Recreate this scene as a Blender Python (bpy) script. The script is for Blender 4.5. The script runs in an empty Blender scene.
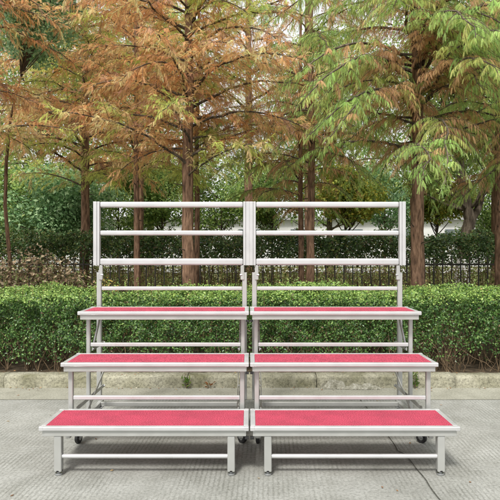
import bpy, bmesh, math, random
import numpy as np
from mathutils import Vector, Matrix

sc = bpy.context.scene
COL = sc.collection
F = 540.0; CX = 249.5; CY = 250.0; EYE = 1.29

def wx(px, D): return (px - CX) * D / F
def wz(py, D): return EYE - (py - CY) * D / F

# ------------------------------------------------------------------ object helpers
def props(o, label=None, cat=None, group=None, kind=None):
    if label: o['label'] = label
    if cat: o['category'] = cat
    if group: o['group'] = group
    if kind: o['kind'] = kind
    return o

def empty(name, loc, rz=0.0, label=None, cat=None, group=None):
    o = bpy.data.objects.new(name, None)
    o.empty_display_size = 0.2
    COL.objects.link(o)
    o.location = loc
    o.rotation_euler = (0, 0, rz)
    return props(o, label, cat, group)

def link(name, me, mat, parent=None):
    o = bpy.data.objects.new(name, me)
    COL.objects.link(o)
    if mat is not None and len(me.materials) == 0:
        me.materials.append(mat)
    if parent is not None: o.parent = parent
    return o

def np_mesh(name, verts, faces, col=None, smooth=False):
    """verts (n,3), faces (m,k) same k"""
    me = bpy.data.meshes.new(name)
    n = len(verts); m, k = faces.shape
    me.vertices.add(n); me.vertices.foreach_set('co', np.ascontiguousarray(verts, dtype=np.float32).ravel())
    me.loops.add(m * k); me.loops.foreach_set('vertex_index', np.ascontiguousarray(faces, dtype=np.int32).ravel())
    me.polygons.add(m)
    me.polygons.foreach_set('loop_start', np.arange(0, m * k, k, dtype=np.int32))
    me.polygons.foreach_set('loop_total', np.full(m, k, dtype=np.int32))
    me.polygons.foreach_set('use_smooth', np.full(m, smooth, dtype=bool))
    if col is not None:
        a = me.attributes.new('col', 'FLOAT_COLOR', 'POINT')
        c = np.ones((n, 4), dtype=np.float32); c[:, :3] = col
        a.data.foreach_set('color', c.ravel())
    me.update(calc_edges=True)
    return me

class MB:
    """collects primitives into one mesh"""
    def __init__(s): s.v = []; s.f = []
    def add(s, vs, fs):
        b = len(s.v); s.v += [tuple(v) for v in vs]; s.f += [tuple(i + b for i in f) for f in fs]
    def box(s, x0, x1, y0, y1, z0, z1):
        s.add([(x0,y0,z0),(x1,y0,z0),(x1,y1,z0),(x0,y1,z0),(x0,y0,z1),(x1,y0,z1),(x1,y1,z1),(x0,y1,z1)],
              [(0,3,2,1),(4,5,6,7),(0,1,5,4),(1,2,6,5),(2,3,7,6),(3,0,4,7)])
    def tube(s, pts, r, n=12, cap=True, flat=None):
        """round tube along pts; r scalar or list"""
        pts = [Vector(p) for p in pts]
        rs = r if isinstance(r, (list, tuple)) else [r] * len(pts)
        b = len(s.v); up = None
        for i, p in enumerate(pts):
            d = (pts[min(i+1, len(pts)-1)] - pts[max(i-1, 0)]).normalized()
            if up is None:
                ref = Vector((0,0,1)) if abs(d.z) < .9 else Vector((1,0,0))
                up = (ref - d * ref.dot(d)).normalized()
            else:
                up = (up - d * up.dot(d)).normalized()
            sd = d.cross(up)
            for k in range(n):
                a = 2*math.pi*k/n
                s.v.append(tuple(p + (up*math.cos(a) + sd*math.sin(a)) * rs[i]))
        for i in range(len(pts)-1):
            for k in range(n):
                k2 = (k+1) % n
                s.f.append((b+i*n+k, b+(i+1)*n+k, b+(i+1)*n+k2, b+i*n+k2))
        if cap:
            s.f.append(tuple(b+k for k in range(n)))
            e = b+(len(pts)-1)*n
            s.f.append(tuple(e+n-1-k for k in range(n)))
    def bar(s, p, q, w, h):
        """rectangular bar from p to q, w sideways, h upwards"""
        p = Vector(p); q = Vector(q); d = (q-p).normalized()
        ref = Vector((0,0,1)) if abs(d.z) < .95 else Vector((0,1,0))
        sd = d.cross(ref).normalized(); up = sd.cross(d).normalized()
        vs = []
        for c in (p, q):
            for a, b_ in ((-1,-1),(1,-1),(1,1),(-1,1)):
                vs.append(c + sd*(a*w/2) + up*(b_*h/2))
        s.add(vs, [(0,1,2,3),(7,6,5,4),(0,4,5,1),(1,5,6,2),(2,6,7,3),(3,7,4,0)])
    def disc(s, c, axis, r, t, n=20):
        c = Vector(c); ax = Vector(axis).normalized()
        s.tube([c-ax*t/2, c+ax*t/2], r, n)
    def build(s, name, mat, parent=None, bevel=0.0, smooth=False, seg=2):
        me = bpy.data.meshes.new(name)
        me.from_pydata(s.v, [], s.f)
        bm = bmesh.new(); bm.from_mesh(me); bmesh.ops.recalc_face_normals(bm, faces=bm.faces)
        bm.to_mesh(me); bm.free()
        if smooth:
            me.polygons.foreach_set('use_smooth', [len(p.vertices) <= 4 for p in me.polygons])
        o = link(name, me, mat, parent)
        if bevel:
            m = o.modifiers.new('bevel', 'BEVEL'); m.width = bevel; m.segments = seg
            m.limit_method = 'ANGLE'; m.angle_limit = math.radians(40)
        return o

def copy_tree(o, parent=None):
    c = o.copy(); COL.objects.link(c)
    if parent is not None: c.parent = parent
    for ch in [x for x in sc.objects if x.parent == o]:
        copy_tree(ch, c)
    return c

# ------------------------------------------------------------------ materials
def new_mat(name):
    m = bpy.data.materials.new(name); m.use_nodes = True
    nt = m.node_tree
    for n in list(nt.nodes): nt.nodes.remove(n)
    out = nt.nodes.new('ShaderNodeOutputMaterial')
    return m, nt, out

def N(nt, t, **kw):
    n = nt.nodes.new(t)
    for k, v in kw.items():
        if k in n.inputs.keys(): n.inputs[k].default_value = v
        else: setattr(n, k, v)
    return n

def ramp(nt, stops):
    r = nt.nodes.new('ShaderNodeValToRGB'); e = r.color_ramp.elements
    while len(e) < len(stops): e.new(0.5)
    for i, (p, c) in enumerate(stops):
        e[i].position = p; e[i].color = (*c, 1) if len(c) == 3 else c
    return r

def leaf_mat(name, rough=0.55, trans=0.35, spec=0.3, tint=(1,1,1)):
    m, nt, out = new_mat(name); L = nt.links
    at = N(nt, 'ShaderNodeAttribute', attribute_name='col')
    geo = N(nt, 'ShaderNodeNewGeometry')
    hs = N(nt, 'ShaderNodeHueSaturation')
    mr = N(nt, 'ShaderNodeMapRange'); mr.inputs['To Min'].default_value = .8; mr.inputs['To Max'].default_value = 1.2
    L.new(geo.outputs['Random Per Island'], mr.inputs['Value'])
    L.new(mr.outputs['Result'], hs.inputs['Value'])
    L.new(at.outputs['Color'], hs.inputs['Color'])
    p = N(nt, 'ShaderNodeBsdfPrincipled', Roughness=rough)
    p.inputs['Specular IOR Level'].default_value = spec
    L.new(hs.outputs['Color'], p.inputs['Base Color'])
    t = N(nt, 'ShaderNodeBsdfTranslucent')
    L.new(hs.outputs['Color'], t.inputs['Color'])
    mx = N(nt, 'ShaderNodeMixShader'); mx.inputs[0].default_value = trans
    L.new(p.outputs[0], mx.inputs[1]); L.new(t.outputs[0], mx.inputs[2]); L.new(mx.outputs[0], out.inputs[0])
    return m

def noise_mat(name, stops, scale=(8,8,8), nscale=1.0, detail=6, rough=0.85, bump=0.3, bdist=0.01, spec=.3, metallic=0.0, coords='Object'):
    m, nt, out = new_mat(name); L = nt.links
    tc = N(nt, 'ShaderNodeTexCoord'); mp = N(nt, 'ShaderNodeMapping'); mp.inputs['Scale'].default_value = scale
    L.new(tc.outputs[coords], mp.inputs['Vector'])
    no = N(nt, 'ShaderNodeTexNoise', Scale=nscale, Detail=detail); no.inputs['Roughness'].default_value = .62
    L.new(mp.outputs[0], no.inputs['Vector'])
    r = ramp(nt, stops); L.new(no.outputs['Fac'], r.inputs['Fac'])
    p = N(nt, 'ShaderNodeBsdfPrincipled', Roughness=rough, Metallic=metallic)
    p.inputs['Specular IOR Level'].default_value = spec
    L.new(r.outputs[0], p.inputs['Base Color'])
    if bump:
        b = N(nt, 'ShaderNodeBump', Strength=bump, Distance=bdist)
        L.new(no.outputs['Fac'], b.inputs['Height']); L.new(b.outputs[0], p.inputs['Normal'])
    L.new(p.outputs[0], out.inputs[0])
    return m

M = {}
def alu(name, c, rough, met=.55):
    m, nt, out = new_mat(name); L = nt.links
    tc = N(nt, 'ShaderNodeTexCoord')
    n1 = N(nt, 'ShaderNodeTexNoise', Scale=9.0, Detail=5.0); L.new(tc.outputs['Object'], n1.inputs['Vector'])
    r1 = ramp(nt, [(.3, tuple(x*.94 for x in c)), (.62, c)]); L.new(n1.outputs['Fac'], r1.inputs['Fac'])
    r2 = ramp(nt, [(.3, (rough*.75,)*3), (.7, (rough*1.3,)*3)]); L.new(n1.outputs['Fac'], r2.inputs['Fac'])
    p = N(nt, 'ShaderNodeBsdfPrincipled', Metallic=met)
    L.new(r1.outputs[0], p.inputs['Base Color']); L.new(r2.outputs[0], p.inputs['Roughness'])
    L.new(p.outputs[0], out.inputs[0])
    return m
M['alu'] = alu('brushed_aluminium', (.60,.60,.60), .32, .45)
M['alu2'] = alu('anodised_aluminium', (.47,.475,.455), .40, .45)
M['black'] = noise_mat('black_rubber', [(.3,(.012,.012,.012)),(.7,(.03,.03,.03))], (30,30,30), rough=.5, bump=.1, bdist=.001)
M['zinc'] = alu('zinc', (.42,.43,.43), .35, .8)

def carpet():
    m, nt, out = new_mat('red_carpet'); L = nt.links
    tc = N(nt, 'ShaderNodeTexCoord')
    n1 = N(nt, 'ShaderNodeTexNoise', Scale=210.0, Detail=4.0); L.new(tc.outputs['Object'], n1.inputs['Vector'])
    n2 = N(nt, 'ShaderNodeTexNoise', Scale=7.0, Detail=5.0); L.new(tc.outputs['Object'], n2.inputs['Vector'])
    r1 = ramp(nt, [(.38,(.17,.008,.025)), (.5,(.40,.024,.062)), (.64,(.60,.085,.135))]); L.new(n1.outputs['Fac'], r1.inputs['Fac'])
    mx = N(nt, 'ShaderNodeMixRGB', blend_type='MULTIPLY'); mx.inputs['Fac'].default_value = .5
    r2 = ramp(nt, [(.32,(.60,.62,.62)), (.6,(1,1,1))]); L.new(n2.outputs['Fac'], r2.inputs['Fac'])
    L.new(r1.outputs[0], mx.inputs[1]); L.new(r2.outputs[0], mx.inputs[2])
    p = N(nt, 'ShaderNodeBsdfPrincipled', Roughness=.95); p.inputs['Specular IOR Level'].default_value = .15
    p.inputs['Sheen Weight'].default_value = .15; p.inputs['Sheen Roughness'].default_value = .5
    p.inputs['Sheen Tint'].default_value = (1, .75, .8, 1)
    L.new(mx.outputs[0], p.inputs['Base Color'])
    b = N(nt, 'ShaderNodeBump', Strength=.6, Distance=.003); L.new(n1.outputs['Fac'], b.inputs['Height']); L.new(b.outputs[0], p.inputs['Normal'])
    L.new(p.outputs[0], out.inputs[0]); return m
M['carpet'] = carpet()

def pavement(name, grooves=True, base=((.21,.213,.193),(.335,.338,.315))):
    m, nt, out = new_mat(name); L = nt.links
    tc = N(nt, 'ShaderNodeTexCoord')
    big = N(nt, 'ShaderNodeTexNoise', Scale=.9, Detail=6.0); L.new(tc.outputs['Object'], big.inputs['Vector'])
    fine = N(nt, 'ShaderNodeTexNoise', Scale=60.0, Detail=7.0); fine.inputs['Roughness'].default_value = .75
    L.new(tc.outputs['Object'], fine.inputs['Vector'])
    mid = N(nt, 'ShaderNodeTexNoise', Scale=6.0, Detail=6.0); L.new(tc.outputs['Object'], mid.inputs['Vector'])
    r = ramp(nt, [(.3, base[0]), (.68, base[1])]); L.new(big.outputs['Fac'], r.inputs['Fac'])
    rf = ramp(nt, [(.33,(.60,.60,.58)), (.5,(.97,.97,.97)), (.68,(1.25,1.25,1.24))]); L.new(fine.outputs['Fac'], rf.inputs['Fac'])
    rm = ramp(nt, [(.3,(.84,.84,.82)), (.65,(1.05,1.05,1.05))]); L.new(mid.outputs['Fac'], rm.inputs['Fac'])
    m1 = N(nt, 'ShaderNodeMixRGB', blend_type='MULTIPLY'); m1.inputs['Fac'].default_value = 1
    L.new(r.outputs[0], m1.inputs[1]); L.new(rf.outputs[0], m1.inputs[2])
    m2 = N(nt, 'ShaderNodeMixRGB', blend_type='MULTIPLY'); m2.inputs['Fac'].default_value = 1
    L.new(m1.outputs[0], m2.inputs[1]); L.new(rm.outputs[0], m2.inputs[2])
    p = N(nt, 'ShaderNodeBsdfPrincipled', Roughness=.85); p.inputs['Specular IOR Level'].default_value = .35
    height = fine.outputs['Fac']
    last = m2.outputs[0]
    if grooves:
        # combed grooves running away from the kerb, worn and slightly wavy
        wob = N(nt, 'ShaderNodeTexNoise', Scale=2.2, Detail=3.0); L.new(tc.outputs['Object'], wob.inputs['Vector'])
        mpw = N(nt, 'ShaderNodeMapping'); mpw.inputs['Rotation'].default_value = (0, 0, math.radians(2.0))
        L.new(tc.outputs['Object'], mpw.inputs['Vector'])
        wv = N(nt, 'ShaderNodeTexWave', wave_type='BANDS', bands_direction='X', wave_profile='SIN')
        wv.inputs['Scale'].default_value = 11.5; wv.inputs['Distortion'].default_value = 2.6
        wv.inputs['Detail'].default_value = 3.0; wv.inputs['Detail Scale'].default_value = 3.5
        wv.inputs['Detail Roughness'].default_value = .7
        L.new(mpw.outputs[0], wv.inputs['Vector'])
        wr = ramp(nt, [(.08,(0,0,0)), (.42,(1,1,1))]); L.new(wv.outputs['Fac'], wr.inputs['Fac'])
        # wear mask
        wm = ramp(nt, [(.40,(.05,.05,.05)), (.62,(.95,.95,.95))]); L.new(wob.outputs['Fac'], wm.inputs['Fac'])
        inv = N(nt, 'ShaderNodeMixRGB'); inv.inputs[1].default_value = (1,1,1,1)
        L.new(wm.outputs[0], inv.inputs[0]); L.new(wr.outputs[0], inv.inputs[2])
        dirt = ramp(nt, [(0,(.76,.76,.74)), (1,(1,1,1))]); L.new(inv.outputs[0], dirt.inputs['Fac'])
        m3 = N(nt, 'ShaderNodeMixRGB', blend_type='MULTIPLY'); m3.inputs['Fac'].default_value = 1
        L.new(last, m3.inputs[1]); L.new(dirt.outputs[0], m3.inputs[2]); last = m3.outputs[0]
        ad = N(nt, 'ShaderNodeMath', operation='MULTIPLY_ADD'); ad.inputs[1].default_value = 1.0
        L.new(inv.outputs[0], ad.inputs[0]); 
        sc_ = N(nt, 'ShaderNodeMath', operation='MULTIPLY'); sc_.inputs[1].default_value = .9
        L.new(fine.outputs['Fac'], sc_.inputs[0]); L.new(sc_.outputs[0], ad.inputs[2])
        height = ad.outputs[0]
    L.new(last, p.inputs['Base Color'])
    b = N(nt, 'ShaderNodeBump', Strength=.6, Distance=.0024)
    L.new(height, b.inputs['Height']); L.new(b.outputs[0], p.inputs['Normal'])
    L.new(p.outputs[0], out.inputs[0]); return m
M['pave'] = pavement('grooved_concrete')
M['gutter'] = pavement('smooth_concrete', False, ((.25,.245,.20),(.34,.335,.28)))

def kerb_mat():
    m, nt, out = new_mat('mossy_kerb_stone'); L = nt.links
    tc = N(nt, 'ShaderNodeTexCoord')
    a = N(nt, 'ShaderNodeTexNoise', Scale=4.0, Detail=8.0); L.new(tc.outputs['Object'], a.inputs['Vector'])
    f = N(nt, 'ShaderNodeTexNoise', Scale=45.0, Detail=6.0); f.inputs['Roughness'].default_value=.75; L.new(tc.outputs['Object'], f.inputs['Vector'])
    r = ramp(nt, [(.30,(.15,.145,.08)), (.45,(.25,.24,.165)), (.66,(.37,.355,.27))]); L.new(a.outputs['Fac'], r.inputs['Fac'])
    rf = ramp(nt, [(.33,(.4,.4,.38)), (.5,(.95,.95,.95)), (.7,(1.35,1.35,1.35))]); L.new(f.outputs['Fac'], rf.inputs['Fac'])
    mx = N(nt, 'ShaderNodeMixRGB', blend_type='MULTIPLY'); mx.inputs['Fac'].default_value=1
    L.new(r.outputs[0], mx.inputs[1]); L.new(rf.outputs[0], mx.inputs[2])
    p = N(nt, 'ShaderNodeBsdfPrincipled', Roughness=.9); L.new(mx.outputs[0], p.inputs['Base Color'])
    b = N(nt, 'ShaderNodeBump', Strength=.9, Distance=.008); L.new(f.outputs['Fac'], b.inputs['Height']); L.new(b.outputs[0], p.inputs['Normal'])
    L.new(p.outputs[0], out.inputs[0]); return m
M['kerb'] = kerb_mat()
M['soil'] = noise_mat('leafy_soil', [(.3,(.03,.022,.013)),(.5,(.075,.055,.035)),(.68,(.15,.11,.07))], (14,14,14), rough=.95, bump=.9, bdist=.03)
M['lawn'] = noise_mat('lawn', [(.3,(.05,.065,.02)),(.5,(.11,.125,.04)),(.7,(.20,.19,.08))], (1.2,1.2,1.2), detail=9, rough=.95, bump=.5, bdist=.05)
M['path'] = noise_mat('pale_path', [(.3,(.38,.37,.34)),(.7,(.52,.51,.48))], (2,2,2), rough=.9, bump=.2)
M['bark'] = noise_mat('redwood_bark', [(.32,(.045,.026,.016)),(.47,(.17,.10,.062)),(.66,(.34,.21,.135))], (34,34,6), detail=8, rough=.95, bump=1.0, bdist=.02)
M['bark_dark'] = noise_mat('dark_bark', [(.32,(.035,.026,.019)),(.5,(.10,.078,.056)),(.68,(.20,.16,.12))], (22,22,4), detail=8, rough=.95, bump=1.0, bdist=.02)
M['white'] = noise_mat('whitewash', [(.33,(.30,.29,.26)),(.5,(.62,.62,.59)),(.7,(.75,.75,.72))], (14,14,5), detail=8, rough=.9, bump=.5, bdist=.008)
M['twig'] = noise_mat('twig_bark', [(.3,(.07,.045,.025)),(.7,(.24,.17,.10))], (20,20,6), rough=.9, bump=.3)
M['fence'] = noise_mat('rusty_fence_metal', [(.3,(.018,.02,.016)),(.7,(.07,.06,.045))], (10,10,10), rough=.6, bump=.1)
M['wall'] = noise_mat('pale_render', [(.3,(.42,.42,.41)),(.7,(.62,.62,.60))], (.6,.6,.6), rough=.9, bump=.1)
M['glass'] = noise_mat('window_glass', [(.3,(.08,.10,.11)),(.7,(.14,.16,.17))], (1,1,1), rough=.12, bump=0, spec=.6)
M['roofing'] = noise_mat('grey_roof', [(.3,(.25,.25,.25)),(.7,(.34,.34,.34))], (3,3,3), rough=.8, bump=.2)
M['mortar'] = noise_mat('broken_mortar', [(.3,(.12,.115,.08)),(.5,(.30,.29,.23)),(.7,(.46,.45,.39))], (30,30,30), detail=8, rough=.95, bump=1, bdist=.02)
M['needle'] = leaf_mat('redwood_needles', .6, .5, .2)
M['leaf'] = leaf_mat('broad_leaves', .5, .5, .3)
M['gloss'] = leaf_mat('glossy_box_leaves', .38, .28, .5)
M['dry'] = leaf_mat('dry_leaves', .8, .2, .15)

# ------------------------------------------------------------------ foliage tools
def fld(p, f, seed):
    """smooth pseudo-noise field in about -1..1"""
    r = np.random.RandomState(seed); v = np.zeros(len(p))
    for i in range(7):
        k = r.normal(size=3) * f * (0.6 + .35 * i); v += np.sin(p @ k + r.uniform(0, 6.28)) / (1 + .25 * i)
    return v / 3.2

def unit(v): return v / (np.linalg.norm(v, axis=1, keepdims=True) + 1e-9)

def place(tmpl, tris, P, X, Y, Z, S, W, droop=0.0):
    """tmpl (m,3): x along (0..1), y side, z up. S length, W width."""
    n = len(P); m = len(tmpl)
    x = tmpl[None, :, 0, None] * S[:, None, None]
    y = tmpl[None, :, 1, None] * W[:, None, None]
    z = tmpl[None, :, 2, None] * W[:, None, None]
    V = P[:, None, :] + X[:, None, :] * x + Y[:, None, :] * y + Z[:, None, :] * z
    if droop:
        V[:, :, 2] -= droop * (tmpl[None, :, 0] ** 2) * S[:, None]
    T = (tris[None] + (np.arange(n) * m)[:, None, None]).reshape(-1, tris.shape[1])
    return V.reshape(-1, 3), T

def feather(k=7, wbase=.045):
    v = []; t = []
    for i in range(k):
        u = (i + .3) / k
        w = math.sin(math.pi * (0.18 + .78 * u)) ** .7
        for s in (-1, 1):
            b = len(v)
            v += [(u - wbase*1.15, 0, 0), (u + wbase*1.15, 0, 0), (min(u + .20, 1.05), s * w * .5, -.10 * w)]
            t.append((b, b + 1, b + 2))
    b = len(v); v += [(0, .03, 0), (0, -.03, 0), (1.08, 0, 0)]; t.append((b, b+1, b+2))
    return np.array(v, float), np.array(t)
FEATHER = feather(8, .042)
FEATHER_FAR = feather(4, .09)

LEAF_V = np.array([(0,0,0),(.45,.5,.10),(1,0,-.06),(.45,-.5,.10)], float)
LEAF_T = np.array([(0,3,2),(0,2,1)])

def frames(D, rs, up=None, roll=.5):
    X = unit(D)
    ref = np.tile(np.array([[0, 0, 1.0]]), (len(X), 1)) if up is None else up
    ref = ref + rs.normal(size=X.shape) * roll
    Y = unit(np.cross(ref, X)); Z = np.cross(X, Y)
    return X, Y, Z

def tubes_mesh(name, segs, n=5):
    """segs: list of (pts (k,3), radii (k,)); one mesh"""
    V = []; Fc = []; b = 0
    ang = np.arange(n) * 2 * math.pi / n
    for pts, rad in segs:
        k = len(pts); d = np.gradient(pts, axis=0); d = unit(d)
        ref = np.array([0, 0, 1.0]) if abs(d[0, 2]) < .8 else np.array([1.0, 0, 0])
        u = unit(np.cross(np.tile(ref, (k, 1)), d)); w = np.cross(d, u)
        ring = pts[:, None, :] + (u[:, None, :] * np.cos(ang)[None, :, None] + w[:, None, :] * np.sin(ang)[None, :, None]) * rad[:, None, None]
        V.append(ring.reshape(-1, 3))
        i = np.arange(k - 1)[:, None] * n; j = np.arange(n)[None, :]; j2 = (j + 1) % n
        q = np.stack([b + i + j, b + i + j2, b + i + n + j2, b + i + n + j], -1).reshape(-1, 4)
        Fc.append(q); b += k * n
    return np_mesh(name, np.vstack(V), np.vstack(Fc), smooth=True)

def trunk_curve(H, r, lean=(0, 0), seed=0, top=.12, nseg=26, flare=.35):
    rs = np.random.RandomState(seed)
    t = np.linspace(0, 1, nseg)
    w = np.cumsum(rs.normal(size=(nseg, 2)) * .006 * H / 8, axis=0)
    pts = np.stack([lean[0] * t * H + w[:, 0], lean[1] * t * H + w[:, 1], t * H], 1)
    rad = r * (1 - (1 - top) * t) * (1 + flare * np.exp(-t * H / .22))
    return pts, rad

def trunk_mesh(name, pts, rad, seed=0, n=22):
    me = None
    rs = np.random.RandomState(seed)
    # resample finer for relief
    tt = np.linspace(0, 1, len(pts)); t2 = np.linspace(0, 1, 110)
    P = np.stack([np.interp(t2, tt, pts[:, i]) for i in range(3)], 1); R = np.interp(t2, tt, rad)
    d = unit(np.gradient(P, axis=0)); u = unit(np.cross(np.tile([0., 1, 0], (len(P), 1)), d)); w = np.cross(d, u)
    ang = np.arange(n) * 2 * math.pi / n
    zz_ = P[:, 2][:, None]; ridge = 1 + .07 * np.sin(ang[None] * 5 + rs.uniform(0, 6) + .8 * np.sin(zz_ * 1.3)) + .05 * np.sin(ang[None] * 9 + rs.uniform(0, 6) - zz_ * .9) + .045 * np.sin(zz_ * 7 + ang[None] * 2) * np.sin(zz_ * 2.3) + rs.normal(size=(110, n)) * .03
    V = P[:, None] + (u[:, None] * np.cos(ang)[None, :, None] + w[:, None] * np.sin(ang)[None, :, None]) * (R[:, None] * ridge)[:, :, None]
    i = np.arange(109)[:, None] * n; j = np.arange(n)[None]; j2 = (j + 1) % n
    q = np.stack([i + j, i + j2, i + n + j2, i + n + j], -1).reshape(-1, 4)
    return np_mesh(name, V.reshape(-1, 3), q, smooth=True)

PAL = {
 'orange': [(.85,.50,.235), (.80,.41,.18), (.85,.65,.31), (.62,.70,.18), (.55,.33,.21)],
 'green':  [(.37,.56,.16), (.50,.66,.21), (.64,.68,.22), (.64,.39,.20), (.36,.44,.12)],
}

def conifer_data(seed, H, h0, R, kind, r, lean=(0,0), step=.13, ustep=.0165, ulen=.088, far=False, dens=1.0, zmax=99, green_low=0, front=0):
    rs = np.random.RandomState(seed)
    tp, tr = trunk_curve(H, r, lean, seed)
    segs = []; P = []; D = []; S = []; C = []
    h = h0; az = rs.uniform(0, 6.28); pal = np.array(PAL[kind])
    todo = []
    while h < H - .15:
        az += 2.4 + rs.normal() * .35
        todo.append((h, az)); h += step * rs.uniform(.6, 1.4) * (1 if h < zmax else 4)
    for _ in range(front):      # a dense lee side facing the open pavement
        todo.append((rs.uniform(h0 + .55, 5.0), -math.pi / 2 + rs.normal() * .75))
    for _ in range(7):          # dead stubs low on the trunk
        hs_ = rs.uniform(.9, h0); az_ = rs.uniform(0, 6.28); d_ = np.array([math.cos(az_), math.sin(az_), rs.uniform(-.1, .6)])
        b_ = np.array([np.interp(hs_, tp[:, 2], tp[:, 0]), np.interp(hs_, tp[:, 2], tp[:, 1]), hs_])
        l_ = r * .8 + rs.uniform(.02, .16); segs.append((b_ + d_ * np.linspace(0, l_, 4)[:, None], np.array([.011, .009, .007, .004])))
    for h, az in todo:
        fr = (h - h0) / (H - h0)
        L = R * (1 - fr) ** .62 * rs.uniform(.62, 1.12)
        if h < h0 + .5: L *= .8
        dx, dy = math.cos(az), math.sin(az)
        bx = np.array([np.interp(h, tp[:, 2], tp[:, 0]), np.interp(h, tp[:, 2], tp[:, 1]), h])
        nb = 14; t = np.linspace(0, 1, nb)
        a = rs.uniform(.30, .62); bb = rs.uniform(.50, .80) if kind == 'green' else rs.uniform(.35, .62)
        wv = np.cumsum(rs.normal(size=nb) * .02) * L
        pts = bx + np.stack([dx * t * L - dy * wv, dy * t * L + dx * wv, L * (a * t - bb * t ** 2.1)], 1)
        rb = max(.006, .26 * r * (L / R) ** .8)
        segs.append((pts, rb * (1 - .85 * t) + .0015))
        bd = unit(np.gradient(pts, axis=0))
        bstep = (.052 if not far else .10) / dens
        nbl = int(L * .92 / bstep)
        bt_all = np.linspace(.12, 1.0, max(nbl, 3))
        bclump = rs.uniform()
        for bi, bt in enumerate(bt_all):
            bt = min(1.0, bt + rs.normal() * .01)
            o = np.array([np.interp(bt, t, pts[:, i]) for i in range(3)])
            dd = np.array([np.interp(bt, t, bd[:, i]) for i in range(3)])
            side = 1 if bi % 2 else -1
            ang = side * rs.uniform(.65, 1.15) * (1 - .75 * max(0, bt - .85) / .15)
            ca, sa = math.cos(ang), math.sin(ang)
            bl = (.12 + .34 * math.sin(math.pi * min(1, .25 + .75 * bt)) * min(1, L / 1.3)) * rs.uniform(.65, 1.2)
            dirv = np.array([dd[0]*ca - dd[1]*sa, dd[0]*sa + dd[1]*ca, dd[2]*.4 + rs.normal() * (.42 if kind == 'orange' else .2) + .10])
            dirv /= np.linalg.norm(dirv)
            k = 5; s = np.linspace(0, 1, k)
            dr = rs.uniform(.35, .75) if kind == 'green' else rs.uniform(.05, .45)
            tw = o + dirv[None] * (s * bl)[:, None]; tw[:, 2] -= dr * bl * s ** 2
            if not far and (h < zmax): segs.append((tw, np.linspace(.0032, .0012, k)))
            nu = max(3, int(bl / ustep)) if not far else max(3, int(bl / (ustep * 2.6)))
            us = (np.arange(nu) + rs.uniform(0, .8, nu)) / nu
            us = np.clip(us, .02, 1)
            up_ = np.stack([np.interp(us, s, tw[:, i]) for i in range(3)], 1)
            td = unit(np.gradient(tw, axis=0)); ud = np.stack([np.interp(us, s, td[:, i]) for i in range(3)], 1)
            sd = np.where(np.arange(nu) % 2, 1, -1) * rs.uniform(.5, 1.1, nu)
            if nu: sd[-1] = 0
            c2, s2 = np.cos(sd), np.sin(sd)
            dv = np.stack([ud[:, 0]*c2 - ud[:, 1]*s2, ud[:, 0]*s2 + ud[:, 1]*c2, ud[:, 2] + rs.normal(size=nu) * .22], 1)
            if kind == 'green': dv[:, 2] -= rs.uniform(.35, 1.1, nu)
            else: dv[:, 2] += rs.uniform(-1.1, .75, nu)
            P.append(up_); D.append(dv)
            S.append((ulen if kind == 'orange' else ulen * 1.02) * rs.uniform(.65, 1.2, nu) * (1 - .25 * us) * (1.9 if far else 1))
            # colour choice per branchlet
            q = rs.uniform()
            if kind == 'orange':
                g = .22 * math.sin(o[0] * 2.1 + seed) + .22 * math.sin(o[1] * 2.7 + 1.3 * seed) + .25 * math.sin(o[2] * 3.1 + o[0]) + (bclump - .5) * .5
                g += green_low * max(0, 1 - (o[2] - h0 + .3) / .7)
                if g > .28: c = pal[3] if q < .75 else pal[2]
                elif q < .5: c = pal[0]
                elif q < .75: c = pal[1]
                elif q < .9: c = pal[2]
                else: c = pal[4]
            else:
                # fresh green fingers at the branch ends, browned older sprays inside
                inner = bt < .42 + .25 * math.sin(o[0] * 1.7 + o[2] * 2.3 + seed) * .8
                if inner and q < .72 or q < .08: c = pal[3]
                elif q < .45: c = pal[0]
                elif q < .7: c = pal[1]
                elif q < .85: c = pal[2]
                else: c = pal[4]
            c = c * rs.uniform(.78, 1.2)
            C.append(np.clip(np.tile(c, (nu, 1)) * rs.uniform(.68, 1.28, (nu, 1)) * (1 + rs.normal(size=(nu, 3)) * [.02, .06, .05]), 0, .85))
    P = np.vstack(P); D = np.vstack(D); S = np.concatenate(S); C = np.vstack(C)
    X, Y, Z = frames(D, rs, roll=.9 if kind == 'orange' else .5)
    T = FEATHER_FAR if far else FEATHER
    V, Tr = place(T[0], T[1], P, X, Y, Z, S, S * (.42 if kind == 'orange' else .34) , droop=.28)
    col = np.repeat(C, len(T[0]), axis=0)
    return tp, tr, segs, V, Tr, col

def make_conifer(name, label, group, loc, seed, H, h0, R, kind, r, lean=(0,0), bark='bark', **kw):
    root = empty(name, loc, 0, label, 'tree', group)
    tp, tr, segs, V, T, col = conifer_data(seed, H, h0, R, kind, r, lean, **kw)
    link('trunk', trunk_mesh('trunk', tp, tr, seed), M[bark], root)
    link('branches', tubes_mesh('branches', segs), M['bark_dark'], root)
    link('crown', np_mesh('crown', V, T, col), M['needle'], root)
    return root

def leaf_cloud(rs, P, N_, size, col, jitter=.35, aspect=.6, roll=1.0):
    """leaves at P facing roughly N_"""
    n = len(P)
    Z = unit(N_ + rs.normal(size=(n, 3)) * jitter)
    t = rs.normal(size=(n, 3)); X = unit(np.cross(Z, t)); Y = np.cross(Z, X)
    s = size * rs.uniform(.6, 1.25, n)
    V, T = place(LEAF_V, LEAF_T, P, X, Y, Z, s, s * aspect)
    return V, T, np.repeat(col, 4, axis=0)

def pick(rs, pal, n, wts=None):
    pal = np.array(pal); i = rs.choice(len(pal), n, p=wts)
    return pal[i] * rs.uniform(.75, 1.25, (n, 1))

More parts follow.
